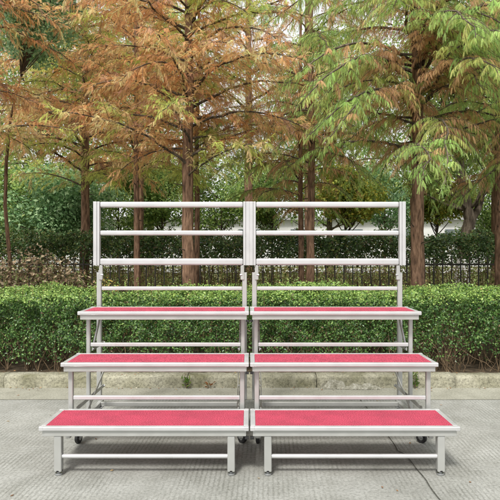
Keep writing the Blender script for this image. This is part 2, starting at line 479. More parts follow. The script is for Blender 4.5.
def make_broadleaf(name, label, group, loc, seed, H, h0, R, r, pal, nleaf=30000, leaf=.07, cat='tree', lean=(0,0), fork=False, wash=False, clumps=46, wts=None, tpr=None, limbs=None, trunkmat='bark_dark', hbmin=0, cz=1.0):
    rs = np.random.RandomState(seed)
    root = empty(name, loc, 0, label, cat, group)
    segs = []; cl = []; thin = 1 / cz
    Ht = H * .72
    tp, tr = trunk_curve(Ht, r, lean, seed, top=.3)
    if tpr is not None: tp, tr = tpr; Ht = tp[-1, 2]
    link('trunk', trunk_mesh('trunk', tp, tr, seed), M[trunkmat], root)
    for lp, lr in (limbs or []):
        link('limb', trunk_mesh('limb', np.array(lp, float), np.array(lr, float), seed + 5, 14), M[trunkmat], root)
    if wash:
        me = trunk_mesh('whitewash', tp[:6] if False else np.stack([np.interp(np.linspace(0, 1.1, 9), tp[:, 2], tp[:, i]) for i in range(3)], 1),
                        np.interp(np.linspace(0, 1.1, 9), tp[:, 2], tr) * 1.04, seed)
        link('whitewash', me, M['white'], root)
    for i in range(clumps):
        h = h0 + (H - h0) * ((i + rs.uniform(0, 1)) / clumps)
        f = (h - h0) / (H - h0)
        rr = R * math.sqrt(max(.05, 1 - (2 * f - .85) ** 2 / 1.5)) * rs.uniform(.25, 1.0)
        a = rs.uniform(0, 6.28)
        hb = min(h * rs.uniform(.5, .85), Ht * .98); hb = max(hb, min(h0 * .7, Ht * .9), hbmin); hb = min(hb, h - .05)
        b = np.array([np.interp(hb, tp[:, 2], tp[:, j]) for j in range(3)])
        e = np.array([b[0] + rr * math.cos(a), b[1] + rr * math.sin(a), h])
        t = np.linspace(0, 1, 8)[:, None]
        mid = (b + e) / 2 + np.array([0, 0, -.12 * rr]) + rs.normal(size=3) * .06 * R
        pts = (1 - t) ** 2 * b + 2 * t * (1 - t) * mid + t ** 2 * e
        segs.append((pts, np.linspace(max(.012 * thin, r * .32), .004, 8)))
        cl.append((e, R * rs.uniform(.22, .42)))
        m_ = pts[5]; cl.append((m_, R * rs.uniform(.15, .3)))
    link('branches', tubes_mesh('branches', segs), M['bark_dark'], root)
    Pn = []; Nn = []
    w = np.array([c[1] ** 2 for c in cl]); w /= w.sum()
    cnt = rs.multinomial(nleaf, w)
    for (c, cr), k in zip(cl, cnt):
        d = unit(rs.normal(size=(k, 3))); rad = cr * rs.uniform(.25, 1.0, k) ** .45 * (1 + .3 * rs.normal(size=k) * .5)
        P = c + d * rad[:, None] * np.array([1.1, 1.1, .7]); Pn.append(P); Nn.append(d * .6 + np.array([0, 0, .7]))
    P = np.vstack(Pn); Nv = np.vstack(Nn)
    clump_c = np.repeat(rs.uniform(.8, 1.2, len(cl)), cnt)[:, None]
    V, T, c = leaf_cloud(rs, P, Nv, leaf, pick(rs, pal, len(P), wts) * clump_c, .5)
    link('crown', np_mesh('crown', V, T, c), M['leaf'], root)
    return root

# ------------------------------------------------------------------ ground
def sheet(name, x0, x1, y0, y1, z, mat, label=None):
    m = MB(); m.add([(x0,y0,z),(x1,y0,z),(x1,y1,z),(x0,y1,z)], [(0,1,2,3)])
    o = m.build(name, mat); o['kind'] = 'structure'; return o
sheet('ground', -200, 200, -60, 300, -.02, M['lawn'])
sheet('pavement', -30, 30, -20, 4.648, 0.0, M['pave'])
sheet('gutter', -30, 30, 4.652, 5.08, 0.0, M['gutter'])
sheet('planting_bed', -30, 30, 5.2, 16, .075, M['soil'])
sheet('footpath', -60, 60, 30, 37, .02, M['path'])
# expansion joints: narrow dark grooves cut as thin strips of dirt
def joint(pts, w=.005):
    m = MB()
    for (xa, ya), (xb, yb) in zip(pts[:-1], pts[1:]):
        d = Vector((xb-xa, yb-ya)).normalized(); n_ = Vector((-d.y, d.x)) * w
        m.add([(xa-n_.x, ya-n_.y, .004), (xb-n_.x, yb-n_.y, .004), (xb+n_.x, yb+n_.y, .004), (xa+n_.x, ya+n_.y, .004)], [(0,1,2,3)])
    return m
rr = random.Random(4)
def wob_line(x, y0, y1, n, j, kink=None):
    pts = []
    for i in range(n + 1):
        y = y0 + (y1 - y0) * i / n
        pts.append((x + rr.uniform(-j, j) + (.03 if (kink and y > kink) else 0) * -1, y))
    return pts
M['dirt'] = noise_mat('joint_dirt', [(.3,(.04,.04,.033)),(.7,(.11,.108,.09))], (40,40,40), rough=1, bump=.4)
m = joint(wob_line(.985, -2, 4.648, 90, .006, 3.42), .0036)
m2 = joint([(x_, 4.65 + rr.uniform(-.004, .006)) for x_ in np.linspace(-8, 8, 160)], .0022)
m.add(m2.v, m2.f)
o = m.build('pavement_joints', M['dirt']); o['kind'] = 'structure'

# kerb: stones of about 1.25 m, individually slightly off, one strip
m = MB(); joints_x = [-7.35,-6.1,-4.85,-3.55,-2.3,-.58,.63,1.93,3.2,4.4,5.7,7.0]
bmk = bmesh.new()
rk = random.Random(7)
for xa, xb in zip(joints_x[:-1], joints_x[1:]):
    dy = rk.uniform(-.006, .006); dz = rk.uniform(-.004, .004)
    nx = 26
    prof = [(0, -.05), (0, .085), (.006, .100), (.02, .112), (.14, .115), (.152, .105), (.155, -.05)]
    rows = []
    for i in range(nx + 1):
        x = xa + .004 + (xb - xa - .008) * i / nx
        row = []
        for (py_, pz_) in prof:
            jj = .004 if pz_ > 0 else 0
            row.append(bmk.verts.new((x, 5.052 + dy + py_ + rk.uniform(-jj, jj), pz_ + dz + rk.uniform(-jj, jj) * .8)))
        rows.append(row)
    for a, b in zip(rows[:-1], rows[1:]):
        for k in range(len(prof) - 1):
            bmk.faces.new((a[k], b[k], b[k+1], a[k+1]))
    bmk.faces.new(rows[0]); bmk.faces.new(list(reversed(rows[-1])))
bmesh.ops.recalc_face_normals(bmk, faces=bmk.faces)
me = bpy.data.meshes.new('kerb'); bmk.to_mesh(me); bmk.free()
for p_ in me.polygons: p_.use_smooth = True
o = link('kerb', me, M['kerb']); o['kind'] = 'structure'

# ------------------------------------------------------------------ riser units
W2 = .595
def deck(root, z, y0, depth):
    t = .03; nz = .024
    fr = MB()
    fr.box(-W2, W2, y0, y0 + t, z - nz, z)
    fr.box(-W2, W2, y0 + depth - t, y0 + depth, z - nz, z)
    fr.box(-W2, -W2 + t, y0 + t, y0 + depth - t, z - nz, z - .0005)
    fr.box(W2 - t, W2, y0 + t, y0 + depth - t, z - nz, z - .0005)
    d = fr.build('deck_frame', M['alu'], root, bevel=.005)
    ap = MB(); i = .014
    ap.box(-W2 + i, W2 - i, y0 + i, y0 + i + .03, z - nz - .034, z - nz)
    ap.box(-W2 + i, W2 - i, y0 + depth - i - .03, y0 + depth - i, z - nz - .034, z - nz)
    ap.box(-W2 + i, -W2 + i + .03, y0 + i + .03, y0 + depth - i - .03, z - nz - .033, z - nz)
    ap.box(W2 - i - .03, W2 - i, y0 + i + .03, y0 + depth - i - .03, z - nz - .033, z - nz)
    for k in (-.2, .2):
        ap.box(k - .015, k + .015, y0 + i + .03, y0 + depth - i - .03, z - nz - .030, z - .014)
    ap.build('apron', M['alu2'], d, bevel=.002)
    cp = MB(); cp.box(-W2 + t, W2 - t, y0 + t, y0 + depth - t, z - .014, z - .0015)
    cp.build('carpet', M['carpet'], d, bevel=.001)
    cc = MB()
    for sx in (-1, 1):
        cx0, cx1 = sorted((sx * (W2 + .0015), sx * (W2 - .026)))
        cc.box(cx0, cx1, y0 - .0015, y0 + .026, z - nz - .001, z + .0015)
        cc.box(cx0, cx1, y0 + depth - .026, y0 + depth + .0015, z - nz - .001, z + .0015)
    cc.build('corner_cap', M['alu'], d, bevel=.005)
    return d

def post(root, x, y, z0, z1, w, name='leg', mat='alu2', dd=None, bev=.006):
    m_ = MB(); dd = dd or w
    m_.box(x - w/2, x + w/2, y - dd/2, y + dd/2, z0, z1)
    return m_.build(name, M[mat], root, bevel=bev, seg=3)

def caster(root, x, y, ang):
    c = MB()
    c.box(x - .03, x + .03, y - .03, y + .03, .098, .102)
    c.disc((x, y, .092), (0,0,1), .018, .012)
    ca, sa = math.cos(ang), math.sin(ang)
    ox, oy = x + sa * .018, y - ca * .018
    for s in (-1, 1):
        px_, py_ = ox + ca * s * .017, oy + sa * s * .017
        c.bar((x + ca * s * .017, y + sa * s * .017, .088), (px_, py_, .034), .004, .026)
    co = c.build('caster', M['zinc'], root, bevel=.001)
    w = MB(); w.disc((ox, oy, .036), (ca, sa, 0), .036, .024, 28)
    wo = w.build('wheel', M['black'], co, bevel=.005, smooth=False, seg=3)
    h = MB(); h.disc((ox, oy, .036), (ca, sa, 0), .016, .028, 20); h.build('hub', M['zinc'], co, bevel=.002)
    return co

def riser(cx, label):
    root = empty('choir_riser', (cx, 3.06, 0), 0, label, 'riser', 'folding choir risers standing side by side')
    Y = lambda D: D - 3.06
    deck(root, .287, 0, .357)
    deck(root, .575, Y(3.415), .335)
    deck(root, .862, Y(3.75), .335)
    # front step stand
    for sx in (-1, 1):
        lg = post(root, sx * .495, .04, .022, .229, .043)
        ft = MB()
        ft.disc((sx*.495, .04, .006), (0,0,1), .021, .012, 24)
        ft.disc((sx*.495, .04, .017), (0,0,1), .010, .012, 16)
        ft.build('foot', M['zinc'], lg, bevel=.002)
        kb = MB(); kb.disc((sx*.495, .04, .027), (0,0,1), .0225, .008, 24); kb.build('collar', M['black'], lg)
    s = MB(); s.tube([(-.475, .04, .107), (.475, .04, .107)], .0125, 20, cap=False)
    s.build('stretcher', M['alu'], root, smooth=True)
    # base frame with casters
    bf = MB()
    for sx in (-1, 1):
        bf.box(sx*.545 - .015, sx*.545 + .015, Y(3.40), Y(4.20), .103, .133)
    bf.box(-.53, .53, Y(4.10), Y(4.13), .103, .133)
    bf.build('base_frame', M['alu2'], root, bevel=.003)
    for sx in (-1, 1):
        caster(root, sx*.538, Y(3.625), .5 * sx + .3)
        caster(root, sx*.538, Y(4.10), -.3 * sx)
    # step legs
    for D, z1, w in ((3.49, .517, .030), (3.87, .804, .028)):
        for sx in (-1, 1):
            post(root, sx*.553, Y(D), .134, z1, w)
    # stretchers between the step legs
    for D, z in ((3.49, .337), (3.87, .613)):
        s = MB(); s.box(-.5375, .5375, Y(D) - .011, Y(D) + .011, z - .014, z + .014)
        s.build('stretcher', M['alu'], root, bevel=.006, seg=3)
    # rear posts
    for sx in (-1, 1):
        p_ = post(root, sx*.562, Y(4.18), .134, 1.112, .036)
        c_ = MB(); c_.box(sx*.562 - .019, sx*.562 + .019, Y(4.18) - .019, Y(4.18) + .019, 1.112, 1.116)
        c_.box(sx*.562 - sx*.018 - .007, sx*.562 - sx*.018 + .007, Y(4.18) - .024, Y(4.18) - .019, 1.094, 1.106)
        c_.build('clamp', M['alu'], p_, bevel=.002)
        kn = MB(); kn.disc((sx*.535, Y(4.16), 1.098), (1,0,0), .010, .02, 14); kn.build('knob', M['zinc'], p_, bevel=.002)
    # side links and struts of the folding mechanism
    for sx in (-1, 1):
        for a_, b_, w_, h_ in (((sx*.527, Y(3.50), .255), (sx*.527, Y(4.17), .245), .008, .026),
                               ((sx*.515, Y(3.62), .135), (sx*.515, Y(4.15), .37), .006, .020),
                               ((sx*.527, Y(3.87), .580), (sx*.527, Y(4.17), .578), .008, .024)):
            l_ = MB(); l_.bar(a_, b_, w_, h_)
            l_.build('side_link', M['alu2'], root, bevel=.002)
        l_ = MB(); l_.bar((sx*.530, Y(3.90), .585), (sx*.530, Y(4.09), .79), .010, .024)
        l_.build('strut', M['alu'], root, bevel=.002)
        for (D, z) in ((3.50,.255),(4.165,.245),(3.88,.58),(4.165,.578)):
            b_ = MB(); b_.disc((sx*.520, Y(D), z), (1,0,0), .008, .008, 10)
            b_.build('bolt', M['zinc'], root)
    # guard rail
    a = Y(4.165); yw = .022
    s = MB(); s.box(-.5515, .5515, a - .019, a + .019, 1.6165, 1.6615)
    gr = s.build('guard_rail', M['alu'], root, bevel=.014, seg=4)
    for sx in (-1, 1):
        g = MB()            # extruded post with a slot down its face
        for xa, xb in ((.600, .5735), (.5695, .552)):
            g.box(min(sx*xa, sx*xb), max(sx*xa, sx*xb), a - yw, a + yw, 1.172, 1.662)
        g.box(min(sx*.5740, sx*.5690), max(sx*.5740, sx*.5690), a - yw + .006, a + yw - .006, 1.173, 1.661)
        g.build('guard_post', M['alu'], gr, bevel=.005, seg=3)
    for z, w in ((1.421, .038), (1.199, .052)):
        s = MB(); s.box(-.5515, .5515, a - w * .42, a + w * .42, z - w/2, z + w/2)
        s.build('rail', M['alu'], gr, bevel=.014 if w > .04 else .012, seg=4)
    for sx in (-1, 1):
        s = MB(); s.box(sx*.545 - .014, sx*.545 + .014, a - .012, a + .012, 1.06, 1.1725)
        s.build('insert_tube', M['alu2'], gr, bevel=.004)
    s = MB(); s.box(-.5435, .5435, Y(4.18) - .012, Y(4.18) + .012, .979, 1.008)
    s.build('lower_rail', M['alu'], root, bevel=.006, seg=3)
    # latch plates towards the neighbouring unit
    sgn = 1 if cx < 0 else -1
    for (D, z) in ((3.075, .287), (3.43, .575), (3.765, .862)):
        l_ = MB(); x = sgn * (W2 + .001)
        l_.box(min(x, x - sgn*.030), max(x, x - sgn*.030), Y(D) + .28, Y(D) + .32, z - .046, z - .026)
        l_.build('latch', M['black'], root, bevel=.001); l_ = MB()
        l_.box(min(x, x - sgn*.022), max(x, x - sgn*.022), Y(D) - .010, Y(D) + .012, z - .072, z - .060)
        l_.build('latch', M['black'], root, bevel=.001)
    return root
riser(-.6, 'left aluminium folding choir riser with three red carpeted steps and white back rail')
riser(.6, 'right aluminium folding choir riser with three red carpeted steps, the pavement crack passing beneath it')

# ------------------------------------------------------------------ hedge along the kerb
def hedge_cloud(seed, x0, x1, y0, y1, z0, z1, n, size, pal, wts=None, amp=.06, shell=.16, aspect=.62, topfn=None, young=None):
    rs = np.random.RandomState(seed)
    hx = x1 - x0; hy = y1 - y0; hz = z1 - z0
    A = [hx * hz, hx * hz * .35, hx * hy, hx * hy * hz * .9]   # front, back, top, volume
    A = np.array(A); A /= A.sum(); c = rs.multinomial(n, A)
    P = []; Nn = []
    for i, k in enumerate(c):
        x = rs.uniform(x0, x1, k); u = rs.uniform(0, 1, k); dep = rs.exponential(shell * .45, k)
        if i == 0: y = y0 + dep; z = z0 + hz * u; nn = np.tile([0, -1, .35], (k, 1))
        elif i == 1: y = y1 - dep; z = z0 + hz * u; nn = np.tile([0, 1, .35], (k, 1))
        elif i == 2: y = y0 + hy * u; z = z1 - dep; nn = np.tile([0, -.3, 1.], (k, 1))
        else: y = y0 + hy * u; z = z0 + hz * rs.uniform(0, 1, k); nn = np.tile([0, -.3, .8], (k, 1))
        P.append(np.stack([x, y, z], 1)); Nn.append(nn)
    P = np.vstack(P); Nn = np.vstack(Nn).astype(float)
    # rounded top front edge
    ty = (P[:, 1] - y0) / hy; tz = (P[:, 2] - z0) / hz
    P[:, 2] -= .09 * np.clip(1 - ty * 5, 0, 1) ** 2 * np.clip(tz, 0, 1)
    d1 = fld(P, 5.5, seed + 1); d2 = fld(P, 16, seed + 2)
    P[:, 1] += (d1 * amp + d2 * amp * .5) * np.where(ty < .5, 1, -1)
    P[:, 2] += (fld(P * [1, 1, .3], 4.5, seed + 3) * amp * .7 + fld(P, 18, seed + 4) * amp * .45) * np.clip(tz * 1.4, 0, 1)
    if topfn is not None: P[:, 2] = z0 + (P[:, 2] - z0) * topfn(P[:, 0])
    # ragged, sparser bottom
    keep = rs.uniform(size=len(P)) < np.clip((P[:, 2] - z0) / (hz * .42) + .05 + .30 * fld(P, 6, seed + 5), .03, 1)
    # clumpy holes
    keep &= (fld(P, 9, seed + 6) > -.32) | (rs.uniform(size=len(P)) < .22)
    P = P[keep]; Nn = Nn[keep]
    col = pick(rs, pal, len(P), wts)
    if young is not None:
        yk = rs.uniform(size=len(P)) < np.clip((P[:, 2] - (z1 - .13)) / .12, 0, .8)
        col[yk] = pick(rs, young, int(yk.sum()))
    V, T, cc = leaf_cloud(rs, P, Nn, size, col, .75, aspect)
    return V, T, cc

def stems(seed, x0, x1, y0, y1, zb, zt, n, r=.006, spread=.18, k=7):
    rs = np.random.RandomState(seed); segs = []
    for i in range(n):
        b = np.array([rs.uniform(x0, x1), rs.uniform(y0, y1), zb]); 
        for j in range(rs.randint(1, 4)):
            h = (zt - zb) * rs.uniform(.5, 1.0)
            e = b + np.array([rs.normal() * spread, rs.normal() * spread * .7, h])
            t = np.linspace(0, 1, k)[:, None]
            pts = b + (e - b) * t + np.cumsum(rs.normal(size=(k, 3)) * .012, axis=0) + np.array([0, 0, .0])
            segs.append((pts, np.linspace(r * rs.uniform(.6, 1.2), r * .3, k)))
    return segs

root = empty('hedge', (0, 6.0, .07), 0, 'clipped green boxwood hedge running along the whole kerb behind the risers', 'hedge')
V, T, c = hedge_cloud(11, -6.2, 6.2, 5.36, 6.75, .17, .855, 430000, .027,
    [(.058,.13,.028), (.09,.185,.04), (.145,.26,.065), (.03,.075,.018), (.22,.32,.09), (.16,.11,.06)], [.27,.27,.15,.20,.07,.04], amp=.125, young=[(.25,.40,.09),(.36,.48,.13),(.18,.30,.07)], topfn=lambda x: .975 + .03*np.sin(x*1.7+.6) + .025*np.clip(x/3,-1,1))
V -= np.array([0, 6.0, .07])
# stray shoots above the clipped top
rs = np.random.RandomState(15); ns = 260; P = []; Dv = []
sx_ = rs.uniform(-6, 6, ns); sy_ = rs.uniform(5.42, 6.6, ns)
shoots = []
for a_, b_ in zip(sx_, sy_):
    h_ = rs.uniform(.05, .15); lx, ly = rs.normal(size=2) * .03; k_ = int(h_ / .009)
    t_ = np.linspace(.1, 1, k_)
    P.append(np.stack([a_ + lx * t_, b_ + ly * t_, .80 + .02 * math.sin(a_ * 3) + h_ * t_], 1)); Dv.append(unit(rs.normal(size=(k_, 3))) + [0, -.3, .5])
    shoots.append((np.array([[a_, b_, .70], [a_ + lx * .5, b_ + ly * .5, .80 + h_ * .5], [a_ + lx, b_ + ly, .80 + h_]]), np.array([.0025, .002, .001])))
P = np.vstack(P); Dv = np.vstack(Dv)
V2, T2, c2 = leaf_cloud(rs, P, Dv, .026, pick(rs, [(.25,.40,.09),(.36,.48,.13),(.40,.30,.12)], len(P), [.5,.4,.1]), .4, .55)
V2 -= np.array([0, 6.0, .07]); T = np.vstack([T, T2 + len(V)]); V = np.vstack([V, V2]); c = np.vstack([c, c2])
link('foliage', np_mesh('foliage', V, T, c), M['gloss'], root)
sg = stems(12, -6.1, 6.1, 5.36, 6.5, .06, .62, 620, r=.0065)
sg += stems(13, -6.1, 6.1, 5.33, 5.55, .06, .45, 240, r=.004, spread=.12)
sg += shoots
sg = [(p - np.array([0, 6.0, .07]), r_) for p, r_ in sg]
link('stems', tubes_mesh('stems', sg), M['twig'], root)

# dry brown shrubs standing behind the hedge at the left
def dry_shrub(name, label, cx, cy, rx, ry, ztop, n, seed, pal, leaf=.05, grp=None, mat='dry'):
    rs = np.random.RandomState(seed); root = empty(name, (cx, cy, .07), 0, label, 'shrub', grp)
    k = n; d = unit(rs.normal(size=(k, 3))); d[:, 2] = np.abs(d[:, 2])
    rad = rs.uniform(.2, 1, k) ** .5
    P = d * rad[:, None] * np.array([rx, ry, ztop - .07])
    P *= (1 + .2 * fld(P + [cx, cy, 0], 6, seed) + .08 * fld(P, 17, seed + 1))[:, None]
    V, T, c = leaf_cloud(rs, P, d + [0, -.2, .3], leaf, pick(rs, pal, k), .9, .62)
    link('foliage', np_mesh('foliage', V, T, c), M[mat], root)
    segs = []
    for i in range(60):
        e = P[rs.randint(k)]; b = np.array([rs.normal() * .12, rs.normal() * .1, -.02]); t = np.linspace(0, 1, 7)[:, None]
        pts = b + (e - b) * t + np.array([0, 0, .12]) * np.sin(t * math.pi) * .6
        segs.append((pts, np.linspace(.007, .002, 7)))
    link('stems', tubes_mesh('stems', segs), M['twig'], root)
    return root
DRY = [(.30,.22,.14), (.20,.135,.08), (.44,.36,.24), (.09,.065,.04), (.16,.19,.07)]
dry_shrub('dry_shrub', 'tall mound of withered brown leaves behind the hedge, leftmost shrub', wx(20, 7.4), 7.45, .85, .6, 1.36, 6500, 31, DRY, grp='withered shrubs behind the hedge')
dry_shrub('dry_shrub', 'lower withered brown shrub sloping down towards the left guard rail post', wx(66, 7.4), 7.4, .65, .5, 1.10, 3800, 32, DRY, grp='withered shrubs behind the hedge')
dry_shrub('shrub', 'small yellowish brown bush peeping over the hedge at the left end of the guard rail', wx(106, 7.2), 7.3, .24, .24, .96, 1500, 33, [(.36,.24,.06), (.26,.24,.06), (.40,.33,.10)], leaf=.035)

# ------------------------------------------------------------------ picket fence
fr_ = empty('picket_fence', (0, 9.0, .07), 0, 'low dark metal picket fence in front of the bare-stemmed hedge', 'fence')
for zz in (.28, .98):
    m = MB(); m.box(-6.6, 6.6, -.012, .012, zz - .015, zz + .015); m.build('rail', M['fence'], fr_, bevel=.002)
for i in range(88):
    x = -6.5 + i * (13.0 / 87)
    m = MB(); m.box(x - .009, x + .009, -.03, -.012, .02, 1.08); m.add([(x-.009,-.03,1.08),(x+.009,-.03,1.08),(x+.009,-.012,1.08),(x-.009,-.012,1.08),(x,-.021,1.12)], [(0,1,4),(1,2,4),(2,3,4),(3,0,4)])
    m.build('picket', M['fence'], fr_)

# dark hedge with bare stems behind the fence
root = empty('hedge', (0, 10.2, .07), 0, 'dark leafy hedge on bare upright stems behind the picket fence', 'hedge')
V, T, c = hedge_cloud(21, -9, 9, 9.8, 10.7, .98, 1.55, 110000, .055,
    [(.05,.10,.028), (.08,.15,.04), (.12,.20,.055), (.22,.24,.07), (.16,.13,.06)], [.28,.3,.22,.12,.08], amp=.22, shell=.2)
V -= np.array([0, 10.2, .07])
link('foliage', np_mesh('foliage', V, T, c), M['gloss'], root)
sg = stems(22, -9, 9, 9.85, 10.6, .05, 1.35, 270, r=.012, spread=.10)
sg = [(p - np.array([0, 10.2, .07]), r_) for p, r_ in sg]
link('stems', tubes_mesh('stems', sg), M['twig'], root)
# straggly undergrowth between fence and trees: nobody could count it
rs = np.random.RandomState(5); n = 110000
yy = rs.uniform(7.0, 15.5, n); P = np.stack([rs.uniform(-10, 10, n), yy, .06 + rs.exponential(1, n) * np.where(yy > 9.2, .0, .12)], 1)
far_ = yy > 9.2; P[far_, 2] = .06 + rs.uniform(0, 1, int(far_.sum())) ** 1.05 * (.86 + .2 * fld(P[far_], 1.1, 44))
keep = fld(P * [1, 1, 0], 1.6, 9) > -.4; P = P[keep]; P[:, 2] = np.minimum(P[:, 2], .95)
V, T, c = leaf_cloud(rs, P, np.tile([0, -1, .35], (len(P), 1)), .06, pick(rs, [(.20,.27,.07), (.32,.35,.10), (.38,.32,.13), (.24,.17,.09)], len(P)), .8, .45)
o = link('undergrowth', np_mesh('undergrowth', V, T, c), M['leaf']); o['kind'] = 'stuff'; o['label'] = 'yellowish green undergrowth around the tree bases'; o['category'] = 'undergrowth'

# ------------------------------------------------------------------ trees
GO = 'dawn redwoods behind the hedge'
A = make_conifer('redwood_tree', 'large rust orange redwood with a thick trunk behind the left guard rail', GO, (wx(187, 7.4), 7.4, .06), 101, 9.0, 2.22, 2.45, 'orange', .088, front=9, step=.088, zmax=5.1, green_low=.45)
Fg = make_conifer('redwood_tree', 'green redwood with the thickest brown trunk, just right of the guard rail', GO, (wx(419, 7.2), 7.2, .06), 202, 9.0, 2.35, 2.5, 'green', .098, lean=(-.004,0), front=17, step=.078, zmax=5.1)
B = make_conifer('redwood_tree', 'slim straight orange redwood seen through the left half of the left guard rail', GO, (wx(137, 8.6), 8.6, .06), 303, 8.6, 2.5, 2.0, 'orange', .052, step=.14, zmax=5.1, green_low=.5)
E = make_conifer('redwood_tree', 'brownish green redwood, the thicker of the twin trunks in the right guard rail', GO, (wx(311, 8.3), 8.3, .06), 404, 8.8, 2.45, 2.1, 'green', .068, step=.13, zmax=5.1)

def cp(src, label, px, D, rz, s=1.0, lean=0.0, grp=GO):
    c = copy_tree(src); c.location = (wx(px, D), D, .06); c.rotation_euler = (0, lean, rz); c.scale = (s, s, s)
    c['label'] = label; c['group'] = grp
    return c
cp(B, 'thin orange redwood close to the right of the thick left-centre trunk', 197, 9.0, 2.1, .95)
cp(E, 'slimmer left one of the twin trunks in the right guard rail', 302, 8.9, 1.3, .78)
cp(A, 'orange redwood with a dark trunk behind the withered shrubs at the left', 86, 10.6, 3.6, 1.1)
cp(E, 'slender green redwood trunk at the far right edge', 498, 8.2, 3.0, .9)
cp(A, 'orange redwood whose boughs reach in from the left edge', -78, 6.9, 2.6, 1.0)
cp(Fg, 'green redwood whose boughs reach in from the right edge', 590, 7.2, 2.0, 1.0)
G2 = 'second row of redwoods'
FA = make_conifer('redwood_tree', 'rust coloured redwood in the second row behind the orange left half', G2, (wx(84, 14), 14, 0), 505, 11, 3.0, 2.8, 'orange', .11, step=.22, far=True)
FB = make_conifer('redwood_tree', 'olive redwood in the second row behind the twin trunks', G2, (wx(308, 13), 13, 0), 606, 11, 3.0, 2.8, 'green', .10, step=.20, far=True)
cp(FA, 'rust redwood in the second row behind the slim straight trunk', 139, 15.0, 2.2, 1.1, grp=G2)
cp(FA, 'rust redwood in the second row above the gap between the risers', 249, 13.0, 4.0, 1.1, grp=G2)
cp(FB, 'olive redwood in the second row behind the slender right edge trunk', 497, 13.5, 1.1, 1.1, grp=G2)
cp(FB, 'olive redwood in the second row hidden by the thickest trunk', 413, 14.5, 5.0, 1.15, grp=G2)
cp(FA, 'rust redwood in the second row at the far left edge', -12, 15, 3.1, 1.1, grp=G2)
cp(FB, 'olive redwood in the second row beyond the right edge boughs', 560, 14, 2.6, 1.1, grp=G2)

GREEN = [(.24,.37,.11), (.34,.47,.14), (.44,.54,.18), (.16,.26,.09)]
BLUEG = [(.22,.38,.17), (.31,.48,.24), (.42,.58,.32), (.14,.26,.12)]
YELL = [(.42,.46,.08), (.32,.40,.08), (.52,.44,.09), (.20,.29,.07)]
make_broadleaf('broadleaf_tree', 'bluish green broadleaf tree with a slim leaning trunk at the left edge', 'broadleaf trees', (wx(11, 8.4), 8.4, .06), 71, 7.4, 4.45, 1.15, .03, [(.30,.50,.27), (.42,.62,.38), (.56,.74,.48), (.20,.36,.19)], 34000, .06, trunkmat='bark', hbmin=3.9, cz=1.3,
   tpr=(np.array([[0,0,0],[-.02,0,1.1],[-.09,0,1.9],[-.06,-.03,2.6],[.02,-.05,3.3],[.28,-.12,4.2],[.50,-.2,5.6]]), np.array([.030,.028,.026,.022,.017,.012,.007])))
make_broadleaf('broadleaf_tree', 'tree with a dark leaning whitewashed trunk near the right edge', 'broadleaf trees', (wx(461, 12), 12, 0), 72, 7.5, 3.1, 2.2, .13, GREEN, 26000, .085, wash=True,
   tpr=(np.array([[0,0,0],[.02,0,.8],[.10,0,1.5],[.20,0,1.95],[.10,0,2.5],[.02,.05,3.0],[-.05,.1,3.8],[0,.1,5.0]]), np.array([.17,.14,.125,.12,.10,.09,.075,.04])),
   limbs=[([[.18,0,1.85],[.38,0,2.2],[.50,0,2.7],[.75,.05,3.4],[1.1,.1,4.4]], [.09,.08,.07,.05,.03])])
def forkbits():
    pass
GB = 'bushy young trees in the background'
spots = [(20, 14, 3.4, 1.7, GREEN, 'mid green bushy tree behind the leaning slim trunk at the left edge'),
         (62, 13, 3.1, 1.3, BLUEG, 'bluish bushy tree behind the withered shrubs'),
         (118, 16, 4.0, 1.5, GREEN, 'green bushy tree left of the slim straight trunk'),
         (162, 17, 4.2, 1.5, GREEN, 'green bushy tree between the slim and the thick left trunks'),
         (222, 18, 4.2, 1.7, GREEN, 'green bushy tree right of the thick left trunk'),
         (272, 17, 4.0, 1.6, GREEN, 'green bushy tree left of the twin trunks'),
         (345, 14, 3.3, 1.2, YELL, 'yellow green bushy tree right of the twin trunks'),
         (385, 19, 4.2, 1.3, BLUEG, 'bluish bushy tree at the right end of the guard rail'),
         (437, 15, 3.4, 1.1, YELL, 'yellow leaved young tree between the thickest trunk and the forked tree'),
         (492, 18, 4.5, 1.6, GREEN, 'green bushy tree at the right edge behind the forked tree'),
         (-40, 16, 4.0, 1.8, GREEN, 'green bushy tree beyond the left edge of the planting'),
         (560, 17, 4.2, 1.9, GREEN, 'green bushy tree beyond the right edge of the planting')]
for i, (px, D, H, R, pal, lab) in enumerate(spots):
    make_broadleaf('bushy_tree', lab, GB, (wx(px, D), D, 0), 80 + i, H, 2.35 if 150 < px < 480 else 1.5, R, .05, pal, 11000, .10, clumps=26)
# far trees
far0 = make_broadleaf('background_tree', 'tall pale green tree far behind the left end of the risers', 'tall trees far behind', (wx(40, 24), 24, 0), 95, 13, 3.5, 3.6, .18, GREEN, 22000, .17, clumps=60)
for px, D, rz, s, lab in [(150, 27, 1.0, 1.1, 'tall green tree far behind the left riser'), 
                          (330, 26, 3.3, .9, 'tall green tree far behind the twin trunks'), 
                          (520, 25, 5.2, 1.0, 'tall green tree far beyond the right edge'), (-60, 28, .4, 1.1, 'tall green tree far beyond the left edge')]:
    c = copy_tree(far0); c.location = (wx(px, D), D, 0); c.rotation_euler = (0, 0, rz); c.scale = (s, s, s); c['label'] = lab

